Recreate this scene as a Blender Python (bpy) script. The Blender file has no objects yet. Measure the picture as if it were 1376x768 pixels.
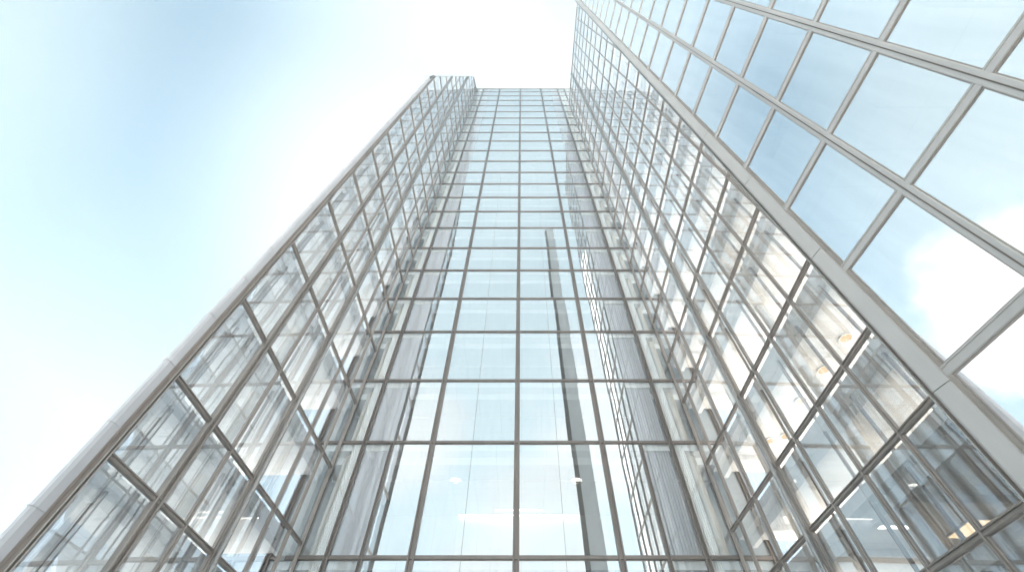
import bpy, math, random
from mathutils import Vector
random.seed(7)
scene = bpy.context.scene
COL = scene.collection
EYE = 1.6                     # camera height; facade levels below are measured from the eye

# ------------------------------------------------------------------ materials
def new_mat(name):
    m = bpy.data.materials.new(name); m.use_nodes = True
    m.node_tree.nodes.clear()
    return m, m.node_tree.nodes, m.node_tree.links

def surface_mat(name, col, rough=0.5, metal=0.0, var=0.12, scale=3.0, stretch=(1, 1, 1), bump=0.0):
    m, N, L = new_mat(name)
    out = N.new('ShaderNodeOutputMaterial'); b = N.new('ShaderNodeBsdfPrincipled')
    tc = N.new('ShaderNodeTexCoord'); mp = N.new('ShaderNodeMapping'); mp.inputs['Scale'].default_value = stretch
    nz = N.new('ShaderNodeTexNoise'); nz.inputs['Scale'].default_value = scale; nz.inputs['Detail'].default_value = 5
    nz.inputs['Roughness'].default_value = 0.65
    rp = N.new('ShaderNodeValToRGB')
    a = [c * (1 - var) for c in col]; d = [min(1, c * (1 + var)) for c in col]
    rp.color_ramp.elements[0].position = 0.3; rp.color_ramp.elements[0].color = (*a, 1)
    rp.color_ramp.elements[1].position = 0.7; rp.color_ramp.elements[1].color = (*d, 1)
    L.new(tc.outputs['Object'], mp.inputs['Vector']); L.new(mp.outputs['Vector'], nz.inputs['Vector'])
    L.new(nz.outputs['Fac'], rp.inputs['Fac']); L.new(rp.outputs['Color'], b.inputs['Base Color'])
    rr = N.new('ShaderNodeMapRange'); rr.inputs['To Min'].default_value = max(0.05, rough - 0.1); rr.inputs['To Max'].default_value = min(1, rough + 0.1)
    L.new(nz.outputs['Fac'], rr.inputs['Value']); L.new(rr.outputs['Result'], b.inputs['Roughness'])
    b.inputs['Metallic'].default_value = metal
    if bump:
        bp = N.new('ShaderNodeBump'); bp.inputs['Strength'].default_value = bump; bp.inputs['Distance'].default_value = 0.02
        L.new(nz.outputs['Fac'], bp.inputs['Height']); L.new(bp.outputs['Normal'], b.inputs['Normal'])
    L.new(b.outputs['BSDF'], out.inputs['Surface'])
    return m

def glass_mat(name, base, tint, refl, wave=0.004, power=4.0):
    """coated architectural glass: a mirror-like coat over a tinted clear sheet"""
    m, N, L = new_mat(name)
    out = N.new('ShaderNodeOutputMaterial'); mix = N.new('ShaderNodeMixShader')
    tr = N.new('ShaderNodeBsdfTransparent'); tr.inputs['Color'].default_value = (*tint, 1)
    gl = N.new('ShaderNodeBsdfGlossy'); gl.inputs['Color'].default_value = (*refl, 1); gl.inputs['Roughness'].default_value = 0.0
    lw = N.new('ShaderNodeLayerWeight'); lw.inputs['Blend'].default_value = 0.5
    pw = N.new('ShaderNodeMath'); pw.operation = 'POWER'; pw.inputs[1].default_value = power
    ma = N.new('ShaderNodeMath'); ma.operation = 'MULTIPLY_ADD'; ma.inputs[1].default_value = 0.96 - base; ma.inputs[2].default_value = base
    L.new(lw.outputs['Facing'], pw.inputs[0]); L.new(pw.outputs[0], ma.inputs[0]); L.new(ma.outputs[0], mix.inputs['Fac'])
    tc = N.new('ShaderNodeTexCoord'); nz = N.new('ShaderNodeTexNoise'); nz.inputs['Scale'].default_value = 0.45; nz.inputs['Detail'].default_value = 1
    bp = N.new('ShaderNodeBump'); bp.inputs['Strength'].default_value = 1.0; bp.inputs['Distance'].default_value = wave
    L.new(tc.outputs['Object'], nz.inputs['Vector']); L.new(nz.outputs['Fac'], bp.inputs['Height']); L.new(bp.outputs['Normal'], gl.inputs['Normal'])
    mp = N.new('ShaderNodeMapping'); mp.inputs['Scale'].default_value = (3.0, 3.0, 0.25)
    n2 = N.new('ShaderNodeTexNoise'); n2.inputs['Scale'].default_value = 1.6; n2.inputs['Detail'].default_value = 6
    rp = N.new('ShaderNodeValToRGB'); rp.color_ramp.elements[0].position = 0.3; rp.color_ramp.elements[1].position = 0.62
    rp.color_ramp.elements[0].color = (*[x * 0.94 for x in refl], 1); rp.color_ramp.elements[1].color = (*refl, 1)
    L.new(tc.outputs['Object'], mp.inputs['Vector']); L.new(mp.outputs['Vector'], n2.inputs['Vector']); L.new(n2.outputs['Fac'], rp.inputs['Fac']); L.new(rp.outputs['Color'], gl.inputs['Color'])
    L.new(tr.outputs[0], mix.inputs[1]); L.new(gl.outputs[0], mix.inputs[2]); L.new(mix.outputs[0], out.inputs['Surface'])
    return m

def lamp_mat(name, col, strength):
    m, N, L = new_mat(name)
    out = N.new('ShaderNodeOutputMaterial'); e = N.new('ShaderNodeEmission')
    e.inputs['Color'].default_value = (*col, 1); e.inputs['Strength'].default_value = strength
    L.new(e.outputs[0], out.inputs['Surface'])
    return m

M_DARK = surface_mat('bronze_frame_metal', (0.225, 0.19, 0.17), 0.36, 0.5, 0.14, 2.5, (1, 1, 0.25))
M_FRAME = surface_mat('brushed_frame_metal', (0.35, 0.302, 0.27), 0.33, 0.5, 0.12, 2.5, (1, 1, 0.25))
M_LIGHT = surface_mat('pale_aluminium', (0.47, 0.44, 0.42), 0.45, 0.15, 0.07, 1.8, (1, 1, 0.3))
M_POLE = surface_mat('polished_steel', (0.36, 0.335, 0.315), 0.2, 0.8, 0.08, 2.0, (1, 1, 0.2))
M_BROWN = surface_mat('brown_anodised_metal', (0.14, 0.11, 0.09), 0.3, 0.5, 0.12, 2.0, (1, 1, 0.25))
def tile_joints(m, size=1.2):
    N, L = m.node_tree.nodes, m.node_tree.links
    b = [n for n in N if n.type == 'BSDF_PRINCIPLED'][0]; src = b.inputs['Base Color'].links[0].from_socket
    br = N.new('ShaderNodeTexBrick'); br.offset = 0; br.inputs['Scale'].default_value = 1
    br.inputs['Brick Width'].default_value = size; br.inputs['Row Height'].default_value = size / 2; br.inputs['Mortar Size'].default_value = 0.012
    br.inputs['Mortar'].default_value = (0.68, 0.68, 0.68, 1)
    tc = [n for n in N if n.type == 'TEX_COORD'][0]; L.new(tc.outputs['Object'], br.inputs['Vector'])
    L.new(src, br.inputs['Color1']); L.new(src, br.inputs['Color2']); L.new(br.outputs['Color'], b.inputs['Base Color'])
    return m
M_CEIL = tile_joints(surface_mat('white_ceiling', (0.84, 0.85, 0.85), 0.8, 0, 0.03, 0.6))
M_CLOTH = surface_mat('white_curtain_cloth', (0.86, 0.85, 0.83), 0.9, 0, 0.03, 2.0)
M_PALE = surface_mat('pale_cladding', (0.86, 0.86, 0.86), 0.45, 0.1, 0.06, 1.2, (1, 1, 0.3))
M_NOSE = surface_mat('pier_metal', (0.56, 0.55, 0.57), 0.4, 0.1, 0.06, 1.2, (1, 1, 0.3))
M_BEIGE = tile_joints(surface_mat('beige_ceiling', (0.85, 0.83, 0.795), 0.8, 0, 0.015, 0.6))
M_SLATE = surface_mat('grey_shaft_panel', (0.62, 0.62, 0.65), 0.55, 0, 0.05, 0.8, (1, 1, 0.2))
M_WALL = surface_mat('cream_interior_wall', (0.74, 0.71, 0.66), 0.8, 0, 0.06, 0.7)
M_PAVE = surface_mat('pale_stone_paving', (0.60, 0.585, 0.56), 0.8, 0, 0.15, 0.8, (1, 1, 1), 0.1)
M_TRIM = surface_mat('lamp_trim', (0.75, 0.75, 0.74), 0.4, 0.2, 0.04, 4)
M_GLOW = lamp_mat('warm_lamp_glow', (1.0, 0.74, 0.44), 0.27)
M_TUBE = lamp_mat('neutral_lamp_glow', (1.0, 0.93, 0.82), 0.9)
G_MAIN = glass_mat('tower_glass', 0.60, (0.95, 0.97, 0.975), (0.93, 0.96, 0.97))
G_EDGE = glass_mat('clear_edge_glass', 0.16, (0.96, 0.975, 0.98), (0.93, 0.96, 0.97), power=5)
G_WING = glass_mat('wing_glass', 0.42, (0.965, 0.97, 0.985), (0.92, 0.945, 0.98))
G_NEAR = glass_mat('mirror_coated_glass', 0.93, (0.85, 0.9, 0.92), (1.0, 1.0, 1.0), 0.003)
G_BACK = glass_mat('rear_glass', 0.12, (0.97, 0.975, 0.985), (0.9, 0.93, 0.96))

# ------------------------------------------------------------------ mesh helpers
class Frame:
    """facade frame: u along the facade, n outward, z upward"""
    def __init__(s, o, U, N, Z=(0, 0, 1)):
        s.o = Vector(o); s.U = Vector(U).normalized(); s.N = Vector(N).normalized(); s.Z = Vector(Z)
        s.flip = s.U.cross(s.N).dot(s.Z) < 0
    def P(s, u, n, z): return s.o + s.U * u + s.N * n + s.Z * z

class MB:
    def __init__(s, fr): s.fr = fr; s.v = []; s.f = []
    def faces(s, pts, fs):
        b = len(s.v); s.v += [s.fr.P(*p) for p in pts]
        for f in fs:
            f = [b + i for i in f]
            s.f.append(f[::-1] if s.fr.flip else f)
        return s
    def box(s, u0, u1, n0, n1, z0, z1):
        p = [(u, n, z) for z in (z0, z1) for u, n in ((u0, n0), (u1, n0), (u1, n1), (u0, n1))]
        return s.faces(p, [(3, 2, 1, 0), (4, 5, 6, 7), (0, 1, 5, 4), (1, 2, 6, 5), (2, 3, 7, 6), (3, 0, 4, 7)])
    def prism_z(s, prof, z0, z1, u=0.0, n=0.0):
        k = len(prof)
        p = [(u + a, n + b, z0) for a, b in prof] + [(u + a, n + b, z1) for a, b in prof]
        return s.faces(p, [tuple(range(k))[::-1], tuple(range(k, 2 * k))] + [(i, (i + 1) % k, k + (i + 1) % k, k + i) for i in range(k)])
    def prism_u(s, prof, u0, u1, z=0.0):          # profile of (n, z), run along u
        k = len(prof)
        p = [(u0, a, z + b) for a, b in prof] + [(u1, a, z + b) for a, b in prof]
        return s.faces(p, [tuple(range(k))[::-1], tuple(range(k, 2 * k))] + [(i, (i + 1) % k, k + (i + 1) % k, k + i) for i in range(k)])
    def poly(s, pts): return s.faces(pts, [tuple(range(len(pts)))])
    def slab(s, poly, n_to, thick_axis='z'): pass
    def build(s, name, mat, parent=None):
        me = bpy.data.meshes.new(name)
        off = parent_loc(parent) if parent else Vector()
        me.from_pydata([tuple(v - off) for v in s.v], [], s.f); me.update()
        me.materials.append(mat)
        o = bpy.data.objects.new(name, me); COL.objects.link(o)
        if parent: o.parent = parent
        return o

def parent_loc(o):
    t = Vector(o.location)
    while o.parent: o = o.parent; t += Vector(o.location)
    return t

def thing(name, label, cat, loc, group=None):
    o = bpy.data.objects.new(name, None); COL.objects.link(o); o.location = loc
    o['label'] = label; o['category'] = cat
    if group: o['group'] = group
    return o

def clip(poly, f):
    """keep the side of a (u,z) polygon where f(u,z) >= 0, f linear"""
    out = []
    for i in range(len(poly)):
        a, b = poly[i - 1], poly[i]; fa, fb = f(*a), f(*b)
        if (fa >= 0) != (fb >= 0):
            t = fa / (fa - fb); out.append((a[0] + (b[0] - a[0]) * t, a[1] + (b[1] - a[1]) * t))
        if fb >= 0: out.append(b)
    return out

# mullion and transom profiles, (u, n): a box section with a chamfered cap and a shadow groove
def twin_rib(w, d):
    h = w / 2; r = w * 0.27; c = 0.012
    return [(-h, -0.05), (-h, d - c), (-h + c, d), (-h + r - c, d), (-h + r, d - c), (-h + r, d * 0.25), (h - r, d * 0.25), (h - r, d - c),
            (h - r + c, d), (h - c, d), (h, d - c), (h, -0.05)][::-1]
def cap_rib(w, d):
    h = w / 2; k = w * 0.22; c = 0.01
    return [(-h, -0.05), (-h, d * 0.45 - c), (-h + c, d * 0.45), (-k, d * 0.45), (-k, d - c), (-k + c, d), (k - c, d), (k, d - c), (k, d * 0.45),
            (h - c, d * 0.45), (h, d * 0.45 - c), (h, -0.05)][::-1]
def round_bar(r, k=14): return [(r * math.cos(2 * math.pi * i / k), r * math.sin(2 * math.pi * i / k)) for i in range(k)]

def tilted(poly, amt):
    """a pane as a sheet with a slight out-of-plane tilt, as fitted glass has"""
    cu = sum(p[0] for p in poly) / len(poly); cz = sum(p[1] for p in poly) / len(poly)
    a, b = random.uniform(-amt, amt), random.uniform(-amt, amt)
    return [(u, (u - cu) * a + (z - cz) * b, z) for u, z in poly]

def area(poly): return abs(sum(poly[i - 1][0] * poly[i][1] - poly[i][0] * poly[i - 1][1] for i in range(len(poly)))) / 2

def glaze(fr, root, us, zs, glass, clips=(), tilt=0.0025, most=100, skip=None, edge=None):
    """every pane of a facade; the lowest ones (the largest in view) as parts, the small far ones as one part"""
    n = 0; rest = MB(fr); rest2 = MB(fr)
    for k in range(len(zs) - 1):
        for j in range(len(us) - 1):
            if skip and skip(j, k): continue
            poly = [(us[j], zs[k]), (us[j + 1], zs[k]), (us[j + 1], zs[k + 1]), (us[j], zs[k + 1])]
            for f in clips: poly = clip(poly, f)
            if len(poly) < 3 or area(poly) < 0.02: continue
            pts = tilted(poly, tilt)
            g = edge if edge and not 2 < j < len(us) - 4 else glass
            if n < most and zs[k + 1] > 0.8: MB(fr).poly(pts).build('window', g, root); n += 1
            else: (rest if g is glass else rest2).poly(pts)
    if rest.v:                                         # far panes in one mesh, the clear edge ones by a second material slot
        k0 = len(rest.f); b = len(rest.v); rest.v += rest2.v; rest.f += [[b + i for i in f] for f in rest2.f]
        o = rest.build('window', glass, root); o['kind'] = 'stuff'; o['label'] = 'small upper windows high above the court'
        if rest2.v:
            o.data.materials.append(edge)
            for p in o.data.polygons[k0:]: p.material_index = 1

# ------------------------------------------------------------------ the setting
def sheet(name, size, z, mat):
    me = bpy.data.meshes.new(name); s = size
    me.from_pydata([(-s, -s, z), (s, -s, z), (s, s, z), (-s, s, z)], [], [(0, 1, 2, 3)]); me.materials.append(mat)
    o = bpy.data.objects.new(name, me); COL.objects.link(o); o['kind'] = 'structure'; return o
sheet('ground', 150, 0.0, M_PAVE)

# ------------------------------------------------------------------ the central tower
FM = Frame((0, 18, EYE), (1, 0, 0), (0, -1, 0))
tower = thing('glass_tower', 'tall glass office tower seen straight on between two side wings', 'tower', (0, 18, 0))
ZM = [-1.6, 3.0, 6.87, 11.85, 15.69, 19.67, 23.06, 26.57, 29.85, 33.31, 36.56, 39.76, 43.2, 46.54, 50.17, 53.98, 57.96, 61.89, 65.7, 69.6, 73.5, 77.5, 81.4, 85.1, 88.5, 91.2]
TOPM = ZM[-1]
UM = [-9.75, -8.68, -7.50, -4.25, -0.21, 3.86, 7.14, 8.5, 9.75]
for u in UM:
    w = 0.26 if abs(u) < 5 else 0.2
    MB(FM).prism_z(twin_rib(w, 0.11), -1.6, TOPM, u).build('mullion', M_DARK, tower)
for u in (-6.17, 5.68):                                # the two extra mullions of the lowest storeys
    MB(FM).prism_z(twin_rib(0.15, 0.09), -1.6, ZM[3], u).build('mullion', M_DARK, tower)
for u in (-2.33, 1.72):
    MB(FM).box(u - 0.008, u + 0.008, -0.01, 0.012, -1.6, TOPM).build('glass_joint', M_DARK, tower)
trp = [(-0.05, -0.085), (0.05, -0.085), (0.085, -0.06), (0.085, -0.025), (0.05, -0.015), (0.05, 0.06), (0.035, 0.085), (-0.05, 0.085)]
for k, z in enumerate(ZM[1:]):
    MB(FM).prism_u(trp, UM[0], UM[-1], z).build('transom', M_DARK, tower)
    sl = MB(FM).box(UM[0] + 0.05, UM[-1] - 0.05, -6.5, -0.16, z - 0.34, z - 0.02)
    sl.box(UM[0] + 0.05, UM[-1] - 0.05, -0.98, -0.72, z - 0.72, z - 0.342)      # dropped blind pelmet
    sl.box(UM[0] + 0.05, UM[-1] - 0.05, -2.9, -2.75, z - 0.42, z - 0.342)
    sl.build('floor_slab', M_CEIL, tower)
glaze(FM, tower, [-9.75, -8.68, -7.50, -6.17, -4.25, -0.21, 3.86, 5.68, 7.14, 8.5, 9.75], ZM, G_MAIN, tilt=0.0035, most=100, edge=G_EDGE)
MB(FM).box(-7.42, -6.2, -0.62, -0.2, -1.6, TOPM).build('lift_shaft', M_SLATE, tower)
mb = MB(FM).box(5.75, 7.05, -0.66, -0.30, -1.6, TOPM)
u = 5.76
while u < 7.0:
    mb.box(u, u + 0.055, -0.302, -0.24, -1.6, TOPM); u += 0.13
mb.build('ribbed_shaft', M_SLATE, tower)
for u0, u1 in ((-8.1, -7.56), (7.2, 7.75)):             # white curtains drawn beside the shafts
    mb = MB(FM); m_ = 12
    for k in range(len(ZM) - 1):
        for i in range(m_):
            a = u0 + (u1 - u0) * i / m_; b = u0 + (u1 - u0) * (i + 1) / m_; d0, d1 = (0.0, 0.05) if i % 2 else (0.05, 0.0)
            mb.faces([(a, -0.13 - d0, ZM[k] + .1), (b, -0.13 - d1, ZM[k] + .1), (b, -0.13 - d1, ZM[k + 1] - .09), (a, -0.13 - d0, ZM[k + 1] - .09)], [(0, 1, 2, 3)])
    mb.build('curtain', M_CLOTH, tower)
for u in (-8.05, 7.85):
    MB(FM).prism_z(round_bar(0.24), -1.6, TOPM - 0.4, u - 0.25 if u < 0 else u + 0.3, -0.75).build('column', M_WALL, tower)
MB(FM).box(-9.7, 9.7, -6.8, -6.5, -1.6, TOPM).build('core_wall', M_CEIL, tower)
MB(FM).box(-9.85, 9.85, -6.9, 0.06, TOPM + 0.09, TOPM + 0.4).build('roof', M_PALE, tower)
for a in (-9.78, 9.78):
    MB(FM).box(a - 0.04, a + 0.04, -6.5, -0.06, -1.6, TOPM).build('side_wall', M_PALE, tower)

# ------------------------------------------------------------------ side wings
def wing(root, fr, us, zs, top, pole_u, clips, inside_u, inside_z, mull_w=0.13, glass=G_WING, wide=()):
    for u in us:
        z0, z1 = inside_z(u)
        if z1 - z0 < 0.5: continue
        if u == pole_u:
            mb = MB(fr).prism_z(cap_rib(0.16, 0.1), z0, z1, u); mb.build('mullion', M_FRAME, root)
            MB(fr).prism_z(round_bar(0.085), z0, z1, u, 0.2).build('pole', M_POLE, root)
        elif u in wide:
            MB(fr).prism_z(twin_rib(0.26, 0.09), z0, z1, u).build('mullion', M_FRAME, root)
        else:
            MB(fr).prism_z(cap_rib(mull_w, 0.075), z0, z1, u).build('mullion', M_FRAME, root)
    for a, b in zip(us[1:], us[2:]):                    # slim posts of the inner skin, half way between the mullions
        u = (a + b) / 2; z0, z1 = inside_z(u)
        MB(fr).box(u - 0.03, u + 0.03, -0.44, -0.35, z0, z1 - 0.4).build('inner_post', M_FRAME, root)
    tp = [(-0.05, -0.07), (0.045, -0.07), (0.06, -0.05), (0.06, -0.02), (0.03, -0.015), (0.03, 0.025), (0.06, 0.03), (0.06, 0.055), (0.045, 0.07), (-0.05, 0.07)]
    for z in zs[1:]:
        a, b = inside_u(z)
        if b - a > 0.2: MB(fr).prism_u(tp, a, b, z).build('transom', M_FRAME, root)
    glaze(fr, root, us, zs, glass, clips, 0.003)

# --- right wing
FR = Frame((8.433, 18, EYE), (0.02, -1, 0), (-1, -0.02, 0))
rw = thing('glass_wing', 'long glass wing on the right with lit beige rooms in its lower storeys', 'building', (8.433, 18, 0))
ZR = [-1.6, 1.3, 3.6, 5.74, 7.80, 10.65, 14.07, 16.9, 20.3, 23.8, 27.3, 30.9, 34.4, 38.0, 41.6, 45.3, 49.0, 52.8, 56.6, 60.4, 64.2, 68.0, 71.8, 75.4, 79.0]
UR = [0.12, 1.03, 2.77, 4.87, 6.39, 7.97, 9.63, 11.25, 12.8, 14.3, 15.8]
edgeR = lambda z: 15.8
clipR = []
def inz_R(u): return (-1.6, 79.0)
def inu_R(z): return (0.1, edgeR(z))
wing(rw, FR, UR, ZR, 79.0, 4.87, clipR, inu_R, inz_R)
for i, z in enumerate(ZR[1:]):
    e = edgeR(z) - 0.06
    sl = MB(FR).box(0.1, e, -5.0, -0.2, z - 0.32, z - 0.03)
    sl.box(0.1, e, -0.75, -0.55, z - 0.62, z - 0.322)
    u = 1.3
    while u < e - 0.3:                                 # ceiling beams running back from the glass
        sl.box(u - 0.09, u + 0.09, -4.9, -0.76, z - 0.52, z - 0.322); u += 3.1
    sl.build('floor_slab', M_BEIGE if i < 7 else M_CEIL, rw)
for u in (2.1, 6.8, 10.4):
    MB(FR).prism_z(round_bar(0.2), -1.6, 78.5, u, -1.5).build('column', M_WALL, rw)
MB(FR).box(0.1, 15.7, -5.15, -5.0, -1.6, 5.7).build('back_wall', M_WALL, rw)
mb = MB(FR)
for k in range(3, len(ZR) - 1): mb.poly([(0.1, -5.0, ZR[k]), (edgeR(ZR[k]) - .1, -5.0, ZR[k]), (edgeR(ZR[k]) - .1, -5.0, ZR[k + 1]), (0.1, -5.0, ZR[k + 1])])
mb.build('rear_glazing', G_BACK, rw)
MB(FR).box(15.87, 15.95, -5.2, 0.05, -1.6, 79.0).build('end_wall', M_PALE, rw)
MB(FR).box(0.0, edgeR(79) + 0.15, -5.2, 0.1, 79.08, 79.3).build('roof', M_PALE, rw)

# --- left wing, its roof raked down towards the viewer
FL = Frame((-8.612, 18, EYE), (-0.02, -1, 0), (1, -0.02, 0))
lw = thing('glass_wing', 'slim glass wing on the left against open sky with raked roof edge', 'building', (-8.612, 18, 0))
ZL = [-1.6, 0.6, 2.85, 5.11, 7.30, 10.48, 14.03, 17.76, 21.3, 24.8, 28.3, 31.9, 35.4, 39.0, 42.7, 46.4, 50.1, 53.9, 57.7, 61.5, 65.3, 69.1, 72.9, 76.7, 80.5, 84.0, 87.3]
UL = [0.12, 1.4, 3.0, 4.95, 6.55, 7.85, 9.86]
# roof line: from u 10.15 z 45.5, up to u 3.34 z 84.9, then gently to the back corner
S1 = (84.9 - 45.5) / (10.15 - 3.34); S2 = (87.3 - 84.9) / 3.34
clipL = [lambda u, z: 45.5 + (10.15 - u) * S1 - z, lambda u, z: 84.9 + (3.34 - u) * S2 - z]
topL = lambda u: min(45.5 + (10.15 - u) * S1, 84.9 + (3.34 - u) * S2)
def inz_L(u): return (-1.6, topL(u))
def inu_L(z):
    if z > 84.9: return (0.1, max(0.1, 3.34 - (z - 84.9) / S2))
    return (0.1, min(9.9, 10.15 - (z - 45.5) / S1))
wing(lw, FL, UL, ZL, 87.3, 4.95, clipL, inu_L, inz_L, wide=(7.85,))
def outer(u): return -(0.42 + (10.0 - u) * 0.75)       # rear face of the wedge-shaped plan
for i, z in enumerate(ZL[1:]):
    a, b = inu_L(z); b -= 0.05
    if b - a < 0.4: continue
    mb = MB(FL)
    p = [(a, -0.2), (b, -0.2), (b, outer(b) + 0.05), (a, outer(a) + 0.05)]
    mb.prism_z(p[::-1], z - 0.30, z - 0.03)
    mb.box(a, b, -0.62, -0.45, z - 0.55, z - 0.302)
    mb.build('floor_slab', M_CEIL, lw)
mb = MB(FL)
for k in range(len(ZL) - 1):
    a, b = inu_L(ZL[k + 1])
    if b - a > 0.4: mb.poly([(a, outer(a), ZL[k]), (b, outer(b), ZL[k]), (b, outer(b), ZL[k + 1]), (a, outer(a), ZL[k + 1])])
mb.build('rear_glazing', G_BACK, lw)
for u in (8.75, 6.9, 4.1, 1.9):
    MB(FL).box(u - 0.1, u + 0.1, outer(u) + 0.02, outer(u) + 0.2, -1.6, topL(u) - 0.3).build('rear_mullion', M_FRAME, lw)
MB(FL).box(9.98, 10.03, -0.42, -0.21, -1.6, 44.0).build('end_wall', M_FRAME, lw)
MB(FL).box(8.72, 8.86, -0.75, -0.5, -1.6, topL(8.9) - 0.3).build('column', M_FRAME, lw)
MB(FL).prism_z(round_bar(0.17), -1.6, topL(5.6) - 0.4, 5.6, -1.1).build('column', M_WALL, lw)
# front pier: inner rib, dished web and rounded pale nose
pr = MB(FL).prism_z([(9.87, -0.2), (10.06, -0.2), (10.06, 0.0), (9.96, 0.02), (9.87, 0.02)], -1.6, topL(9.9)).prism_z(twin_rib(0.12, 0.1), -1.6, topL(9.9), 9.91, 0.03)
pr.build('pier', M_FRAME, lw)
nose = [(10.06, -0.14), (10.24, -0.14), (10.30, -0.12), (10.33, -0.08), (10.31, -0.03), (10.24, 0.01), (10.06, 0.03)]
zc = -1.6; mb = MB(FL)
while zc < 44.0:
    z1 = min(zc + 1.8, 44.4); mb.prism_z(nose, zc + 0.012, z1 - 0.012); mb.prism_z([(10.06 + (a - 10.06) * 1.07, b + 0.015 if b > -0.1 else b - 0.015) for a, b in nose], z1 - 0.014, z1 + 0.014); zc += 1.8
mb.build('pier_cladding', M_NOSE, lw)
def rake_bar(u0, z0, u1, z1, n0, n1, t):
    return MB(FL).faces([(u0, n0, z0), (u0, n1, z0), (u0, n1, z0 + t), (u0, n0, z0 + t), (u1, n0, z1), (u1, n1, z1), (u1, n1, z1 + t), (u1, n0, z1 + t)],
                        [(0, 1, 2, 3), (7, 6, 5, 4), (0, 4, 5, 1), (1, 5, 6, 2), (2, 6, 7, 3), (3, 7, 4, 0)])
rake_bar(10.3, 44.6, 3.34, 84.9, -0.5, 0.08, 0.35).build('roof_coping', M_FRAME, lw)
rake_bar(3.34, 84.9, 0.1, 87.25, -0.5, 0.08, 0.3).build('roof_coping', M_FRAME, lw)

# ------------------------------------------------------------------ the near building on the right
P0 = (4.550, 3.292, 4.858 + EYE)
FN = Frame(P0, (0.1506, -0.9886, 0), (-0.98845, -0.15062, -0.01662), (-0.00764, -0.06023, 1))
nb = thing('mirror_building', 'near building at upper right, its large mirrored panes reflecting blue sky and cloud', 'building', (4.55, 3.3, 0))
VN = [-6.75, -5.1, -3.43, -1.76, 0.05, 1.74] + [3.40 + 1.63 * i for i in range(36)]
UN = [0.0, 1.21, 2.45, 3.68, 4.92, 6.15, 7.4]
VT = VN[-1]; UE = UN[-1] + 0.06
for u in UN[1:]:
    MB(FN).prism_z([(-0.065, -0.05), (0.065, -0.05), (0.065, 0.024), (0.058, 0.03), (-0.058, 0.03), (-0.065, 0.024)], VN[0], VT, u).build('mullion', M_LIGHT, nb)
    MB(FN).box(u - 0.007, u + 0.007, 0.025, 0.036, VN[0], VT).build('mullion_seam', M_BROWN, nb)
for v in VN[1:]:
    MB(FN).prism_u([(-0.05, -0.062), (0.02, -0.062), (0.028, -0.052), (0.028, 0.02), (0.014, 0.024), (0.014, 0.04), (0.024, 0.045), (0.024, 0.062), (-0.05, 0.062)], -0.02, UE, v).build('transom', M_LIGHT, nb)
# edge trim: broad pale band, brown return and a bright outer bead
mb = MB(FN); z = VN[0]
while z < VT - 0.1:                                    # trim sheets with open joints between them
    mb.prism_z([(-0.24, -0.05), (-0.022, -0.05), (-0.022, 0.05), (-0.21, 0.08), (-0.24, 0.07)], z + 0.005, min(z + 2.44, VT) - 0.005); z += 2.44
mb.box(-0.235, -0.03, -0.05, 0.035, VN[0], VT)
mb.build('edge_trim', M_LIGHT, nb)
MB(FN).box(-0.022, 0.03, -0.05, 0.022, VN[0], VT).build('edge_frame', M_FRAME, nb)
MB(FN).box(-0.27, -0.242, -0.30, 0.075, VN[0], VT).build('edge_return', M_BROWN, nb)
MB(FN).prism_z(round_bar(0.013, 8), VN[0], VT, -0.278, 0.075).build('edge_bead', M_POLE, nb)
n = 0; rest = MB(FN)
for k in range(len(VN) - 1):
    for j in range(len(UN) - 1):
        a, b, c, d = UN[j] + (0.06 if j else 0.03), UN[j + 1] - 0.06, VN[k] + 0.06, VN[k + 1] - 0.06
        pts = tilted([(a, c), (b, c), (b, d), (a, d)], 0.002)
        if n < 100 and k >= 2 and j < 5:
            o = MB(FN).poly(pts).build('window', G_NEAR, nb); n += 1
            if k < 12:                                 # inner gasket frame
                g = 0.02
                MB(FN).box(a, b, -0.012, 0.01, c, c + g).box(a, b, -0.012, 0.01, d - g, d).box(a, a + g, -0.012, 0.0095, c + g, d - g).box(b - g, b, -0.012, 0.0095, c + g, d - g).build('window_frame', M_FRAME, o)
        else: rest.poly(pts)
o = rest.build('window', G_NEAR, nb); o['kind'] = 'stuff'; o['label'] = 'small upper mirrored windows high overhead'
for v in VN[1::2]:
    MB(FN).box(-0.2, UE - 0.1, -1.4, -0.3, v - 0.25, v).build('floor_slab', M_CEIL, nb)
MB(FN).box(-0.3, UE, -1.5, -1.4, VN[0], VT).build('back_wall', M_PALE, nb)
MB(FN).box(UE - 0.05, UE, -1.39, -0.06, VN[0], VT).build('end_wall', M_PALE, nb)
MB(FN).box(-0.25, -0.2, -1.39, -0.32, VN[0], VT).build('end_wall', M_PALE, nb)
MB(FN).box(-0.31, UE + 0.02, -1.52, 0.05, VT + 0.07, VT + 0.3).build('roof', M_PALE, nb)

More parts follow.
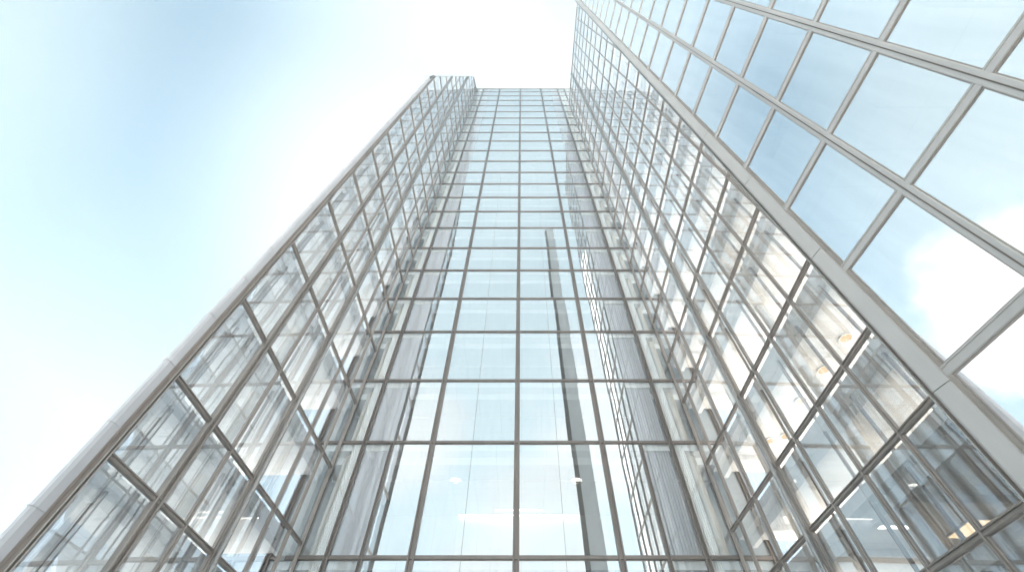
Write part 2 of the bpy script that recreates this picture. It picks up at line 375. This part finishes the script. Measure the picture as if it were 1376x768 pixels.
# ------------------------------------------------------------------ ceiling lamps
def down_lamp(x, y, z, r, label, glow=M_GLOW):
    t = thing('ceiling_lamp', label, 'ceiling lamp', (x, y, z), 'round ceiling lamps in the rooms')
    f = Frame((x, y, z), (1, 0, 0), (0, 1, 0))
    ring = MB(f); k = 20
    for i in range(k):
        a, b = 2 * math.pi * i / k, 2 * math.pi * (i + 1) / k
        q = lambda rr, an, zz: (rr * math.cos(an), rr * math.sin(an), zz)
        ring.faces([q(r, a, 0), q(r, b, 0), q(r * 1.18, b, 0), q(r * 1.18, a, 0), q(r, a, -.05), q(r, b, -.05), q(r * 1.18, b, -.05), q(r * 1.18, a, -.05)],
                   [(4, 7, 6, 5), (2, 6, 7, 3), (0, 4, 5, 1)])
    ring.build('rim', M_TRIM, t)
    MB(f).prism_z([(r * 0.995 * a, r * 0.995 * b) for a, b in round_bar(1.0, 20)], -0.04, -0.002).build('diffuser', glow, t)
def bar_lamp(x, y, z, L, label):
    t = thing('linear_lamp', label, 'ceiling lamp', (x, y, z), 'linear ceiling lamps in the rooms')
    f = Frame((x, y, z), (1, 0, 0), (0, 1, 0))
    MB(f).box(-L / 2 - .03, L / 2 + .03, -0.08, 0.08, -0.05, -0.002).build('housing', M_TRIM, t)
    MB(f).box(-L / 2, L / 2, -0.06, 0.06, -0.075, -0.051).build('diffuser', M_TUBE, t)
zc = 11.85 - 0.342 + EYE
down_lamp(-3.36, 20.73, zc, 0.27, 'round lamp glowing behind the low pane left of the tower centre mullion', M_TUBE)
down_lamp(2.82, 20.73, zc, 0.27, 'round lamp glowing behind the low pane right of the tower centre mullion', M_TUBE)
bar_lamp(-0.16, 23.75, zc, 2.6, 'short bar lamp across the tower centre mullion, the upper of the two')
bar_lamp(-0.16, 24.35, zc, 6.7, 'long bar lamp across the tower centre mullion, the lower of the two')

for x, y, lab in ((10.83, 9.7, 'warm round ceiling lamp in the right wing, nearest the mirrored building'), (10.75, 11.25, 'warm round ceiling lamp in the right wing, second from the mirrored building'),
               (10.61, 12.93, 'warm round ceiling lamp in the right wing, middle of its row'), (10.86, 15.2, 'warm round ceiling lamp in the right wing, right one of the close pair'),
               (10.36, 15.5, 'warm round ceiling lamp in the right wing, left one of the close pair'), (10.3, 16.35, 'warm round ceiling lamp in the right wing, nearest the tower')):
    down_lamp(x, y, 10.65 - 0.322 + EYE, 0.19, lab)
def panel_lamp(x, y, z, a, b, label):
    t = thing('panel_lamp', label, 'ceiling lamp', (x, y, z))
    f = Frame((x, y, z), (1, 0, 0), (0, 1, 0))
    MB(f).box(-a - .04, a + .04, -b - .04, b + .04, -0.05, -0.002).build('housing', M_TRIM, t)
    MB(f).box(-a, a, -b, b, -0.07, -0.051).build('diffuser', M_GLOW, t)
panel_lamp(12.35, 12.2, 5.74 - 0.322 + EYE, 0.32, 0.5, 'square lit ceiling panel in the right wing at the lower right corner')
bar_lamp(10.26, 12.07, 5.74 - 0.322 + EYE, 1.1, 'small bar lamp in the right wing beside the square lit panel')
# ------------------------------------------------------------------ haze
me = bpy.data.meshes.new('haze')
X, Y, Z0, Z1 = 160, 160, -1.0, 98.0
me.from_pydata([(-X, -Y, Z0), (X, -Y, Z0), (X, Y, Z0), (-X, Y, Z0), (-X, -Y, Z1), (X, -Y, Z1), (X, Y, Z1), (-X, Y, Z1)], [],
               [(3, 2, 1, 0), (4, 5, 6, 7), (0, 1, 5, 4), (1, 2, 6, 5), (2, 3, 7, 6), (3, 0, 4, 7)])
hm, N, L = new_mat('pale_haze')
out = N.new('ShaderNodeOutputMaterial'); pv = N.new('ShaderNodeVolumePrincipled')
pv.inputs['Color'].default_value = (0.80, 0.93, 1.0, 1); pv.inputs['Density'].default_value = 0.0018; pv.inputs['Anisotropy'].default_value = 0.2
L.new(pv.outputs[0], out.inputs['Volume']); me.materials.append(hm)
hz = bpy.data.objects.new('haze', me); COL.objects.link(hz); hz['kind'] = 'stuff'; hz['label'] = 'pale haze in the air of the court'

# ------------------------------------------------------------------ sky and sun
SUN = Vector((0.45, 0.35, 0.82)).normalized()
w = bpy.data.worlds.new('World'); scene.world = w; w.use_nodes = True
N, L = w.node_tree.nodes, w.node_tree.links; N.clear()
out = N.new('ShaderNodeOutputWorld'); bg = N.new('ShaderNodeBackground'); bg.inputs['Strength'].default_value = 0.066
sky = N.new('ShaderNodeTexSky'); sky.sky_type = 'NISHITA'; sky.sun_disc = False
sky.sun_elevation = math.asin(SUN.z); sky.sun_rotation = math.atan2(SUN.x, SUN.y); sky.air_density = 1.0; sky.dust_density = 0.4; sky.ozone_density = 1.6
tc = N.new('ShaderNodeTexCoord')
def math_node(op, a, b=None, c=None):
    m = N.new('ShaderNodeMath'); m.operation = op
    for i, x in enumerate((a, b, c)):
        if x is None: continue
        if isinstance(x, (int, float)): m.inputs[i].default_value = x
        else: L.new(x, m.inputs[i])
    return m.outputs[0]
def lobe(d, a, b):                                     # 0 outside angle a, 1 inside angle b (degrees), around direction d
    v = N.new('ShaderNodeVectorMath'); v.operation = 'DOT_PRODUCT'; L.new(tc.outputs['Generated'], v.inputs[0]); v.inputs[1].default_value = Vector(d).normalized()
    r = N.new('ShaderNodeMapRange'); r.interpolation_type = 'SMOOTHSTEP'
    r.inputs['From Min'].default_value = math.cos(math.radians(a)); r.inputs['From Max'].default_value = math.cos(math.radians(b))
    L.new(v.outputs['Value'], r.inputs['Value']); return r.outputs['Result']
def mixc(f, a, b):
    m = N.new('ShaderNodeMix'); m.data_type = 'RGBA'; L.new(f, m.inputs['Factor'])
    for s, x in (('A', a), ('B', b)):
        sock = [i for i in m.inputs if i.name == s and i.type == 'RGBA'][0]
        if isinstance(x, tuple): sock.default_value = (*x, 1)
        else: L.new(x, sock)
    return [o for o in m.outputs if o.type == 'RGBA'][0]
VEIL = (0.10, 0.47, 0.74)
thin = N.new('ShaderNodeValue'); thin.outputs[0].default_value = 0.85
c = mixc(thin.outputs[0], sky.outputs['Color'], VEIL)
c = mixc(lobe((0.02, 0.45, 0.9), 44, 5), c, (2.5, 2.85, 2.95))
c = mixc(lobe((-1.2, -0.34, 0.78), 32, 6), c, (1.05, 1.35, 1.5))
c = mixc(lobe((0.0, -0.80, 0.80), 56, 22), c, (2.0, 2.5, 2.75))
# cumulus banks
mp = N.new('ShaderNodeMapping'); L.new(tc.outputs['Generated'], mp.inputs['Vector']); mp.inputs['Scale'].default_value = (1, 1, 1.5)
nz = N.new('ShaderNodeTexNoise'); nz.inputs['Scale'].default_value = 4.2; nz.inputs['Detail'].default_value = 9; nz.inputs['Roughness'].default_value = 0.56
L.new(mp.outputs['Vector'], nz.inputs['Vector'])
def bank(c, d, a, b, gain=1.0):
    lb = lobe(d, a, b)
    s = math_node('ADD', math_node('MULTIPLY', lb, 0.42), math_node('MULTIPLY', nz.outputs['Fac'], 1.5))
    r = N.new('ShaderNodeMapRange'); r.interpolation_type = 'SMOOTHSTEP'; r.inputs['From Min'].default_value = 0.86; r.inputs['From Max'].default_value = 1.22
    L.new(s, r.inputs['Value'])
    f = math_node('MULTIPLY', r.outputs['Result'], math_node('MINIMUM', math_node('MULTIPLY', lb, 5.0), 1.0))
    return mixc(f, c, (3.2 * gain, 3.2 * gain, 3.2 * gain))
BANKS = [((-1.30, 0.20, 0.70), 11, 2, 0.9), ((0.24, -0.80, 0.62), 17, 3, 0.95), ((-0.28, -0.84, 0.58), 11, 2, 0.95), ((0.0, -0.95, 0.34), 16, 5, 0.76)]
for d, a, b, g in BANKS: c = bank(c, d, a, b, g)
L.new(c, bg.inputs['Color']); L.new(bg.outputs[0], out.inputs['Surface'])

sd = bpy.data.lights.new('sun', 'SUN'); sd.energy = 5.0; sd.angle = math.radians(6); sd.color = (1.0, 0.95, 0.88)
so = bpy.data.objects.new('sun', sd); COL.objects.link(so); so.rotation_euler = SUN.to_track_quat('Z', 'Y').to_euler(); so.location = SUN * 120

# ------------------------------------------------------------------ camera and render settings
cd = bpy.data.cameras.new('camera'); cam = bpy.data.objects.new('camera', cd); COL.objects.link(cam); scene.camera = cam
cd.sensor_width = 36; cd.lens = 36 * 565 / 1376; cd.shift_x = -12.6 / 1376; cd.clip_start = 0.05; cd.clip_end = 2000
cam.location = (0, 0, EYE); cam.rotation_euler = (math.radians(90 + 53.75), 0, 0)
scene.view_settings.view_transform = 'Standard'; scene.view_settings.look = 'None'
scene.view_settings.exposure = 2.7; scene.view_settings.gamma = 1; scene.view_settings.use_curve_mapping = False
cy = scene.cycles
cy.use_denoising = True; cy.max_bounces = 10; cy.transparent_max_bounces = 40; cy.glossy_bounces = 6; cy.diffuse_bounces = 4; cy.volume_bounces = 1
cy.sample_clamp_indirect = 8
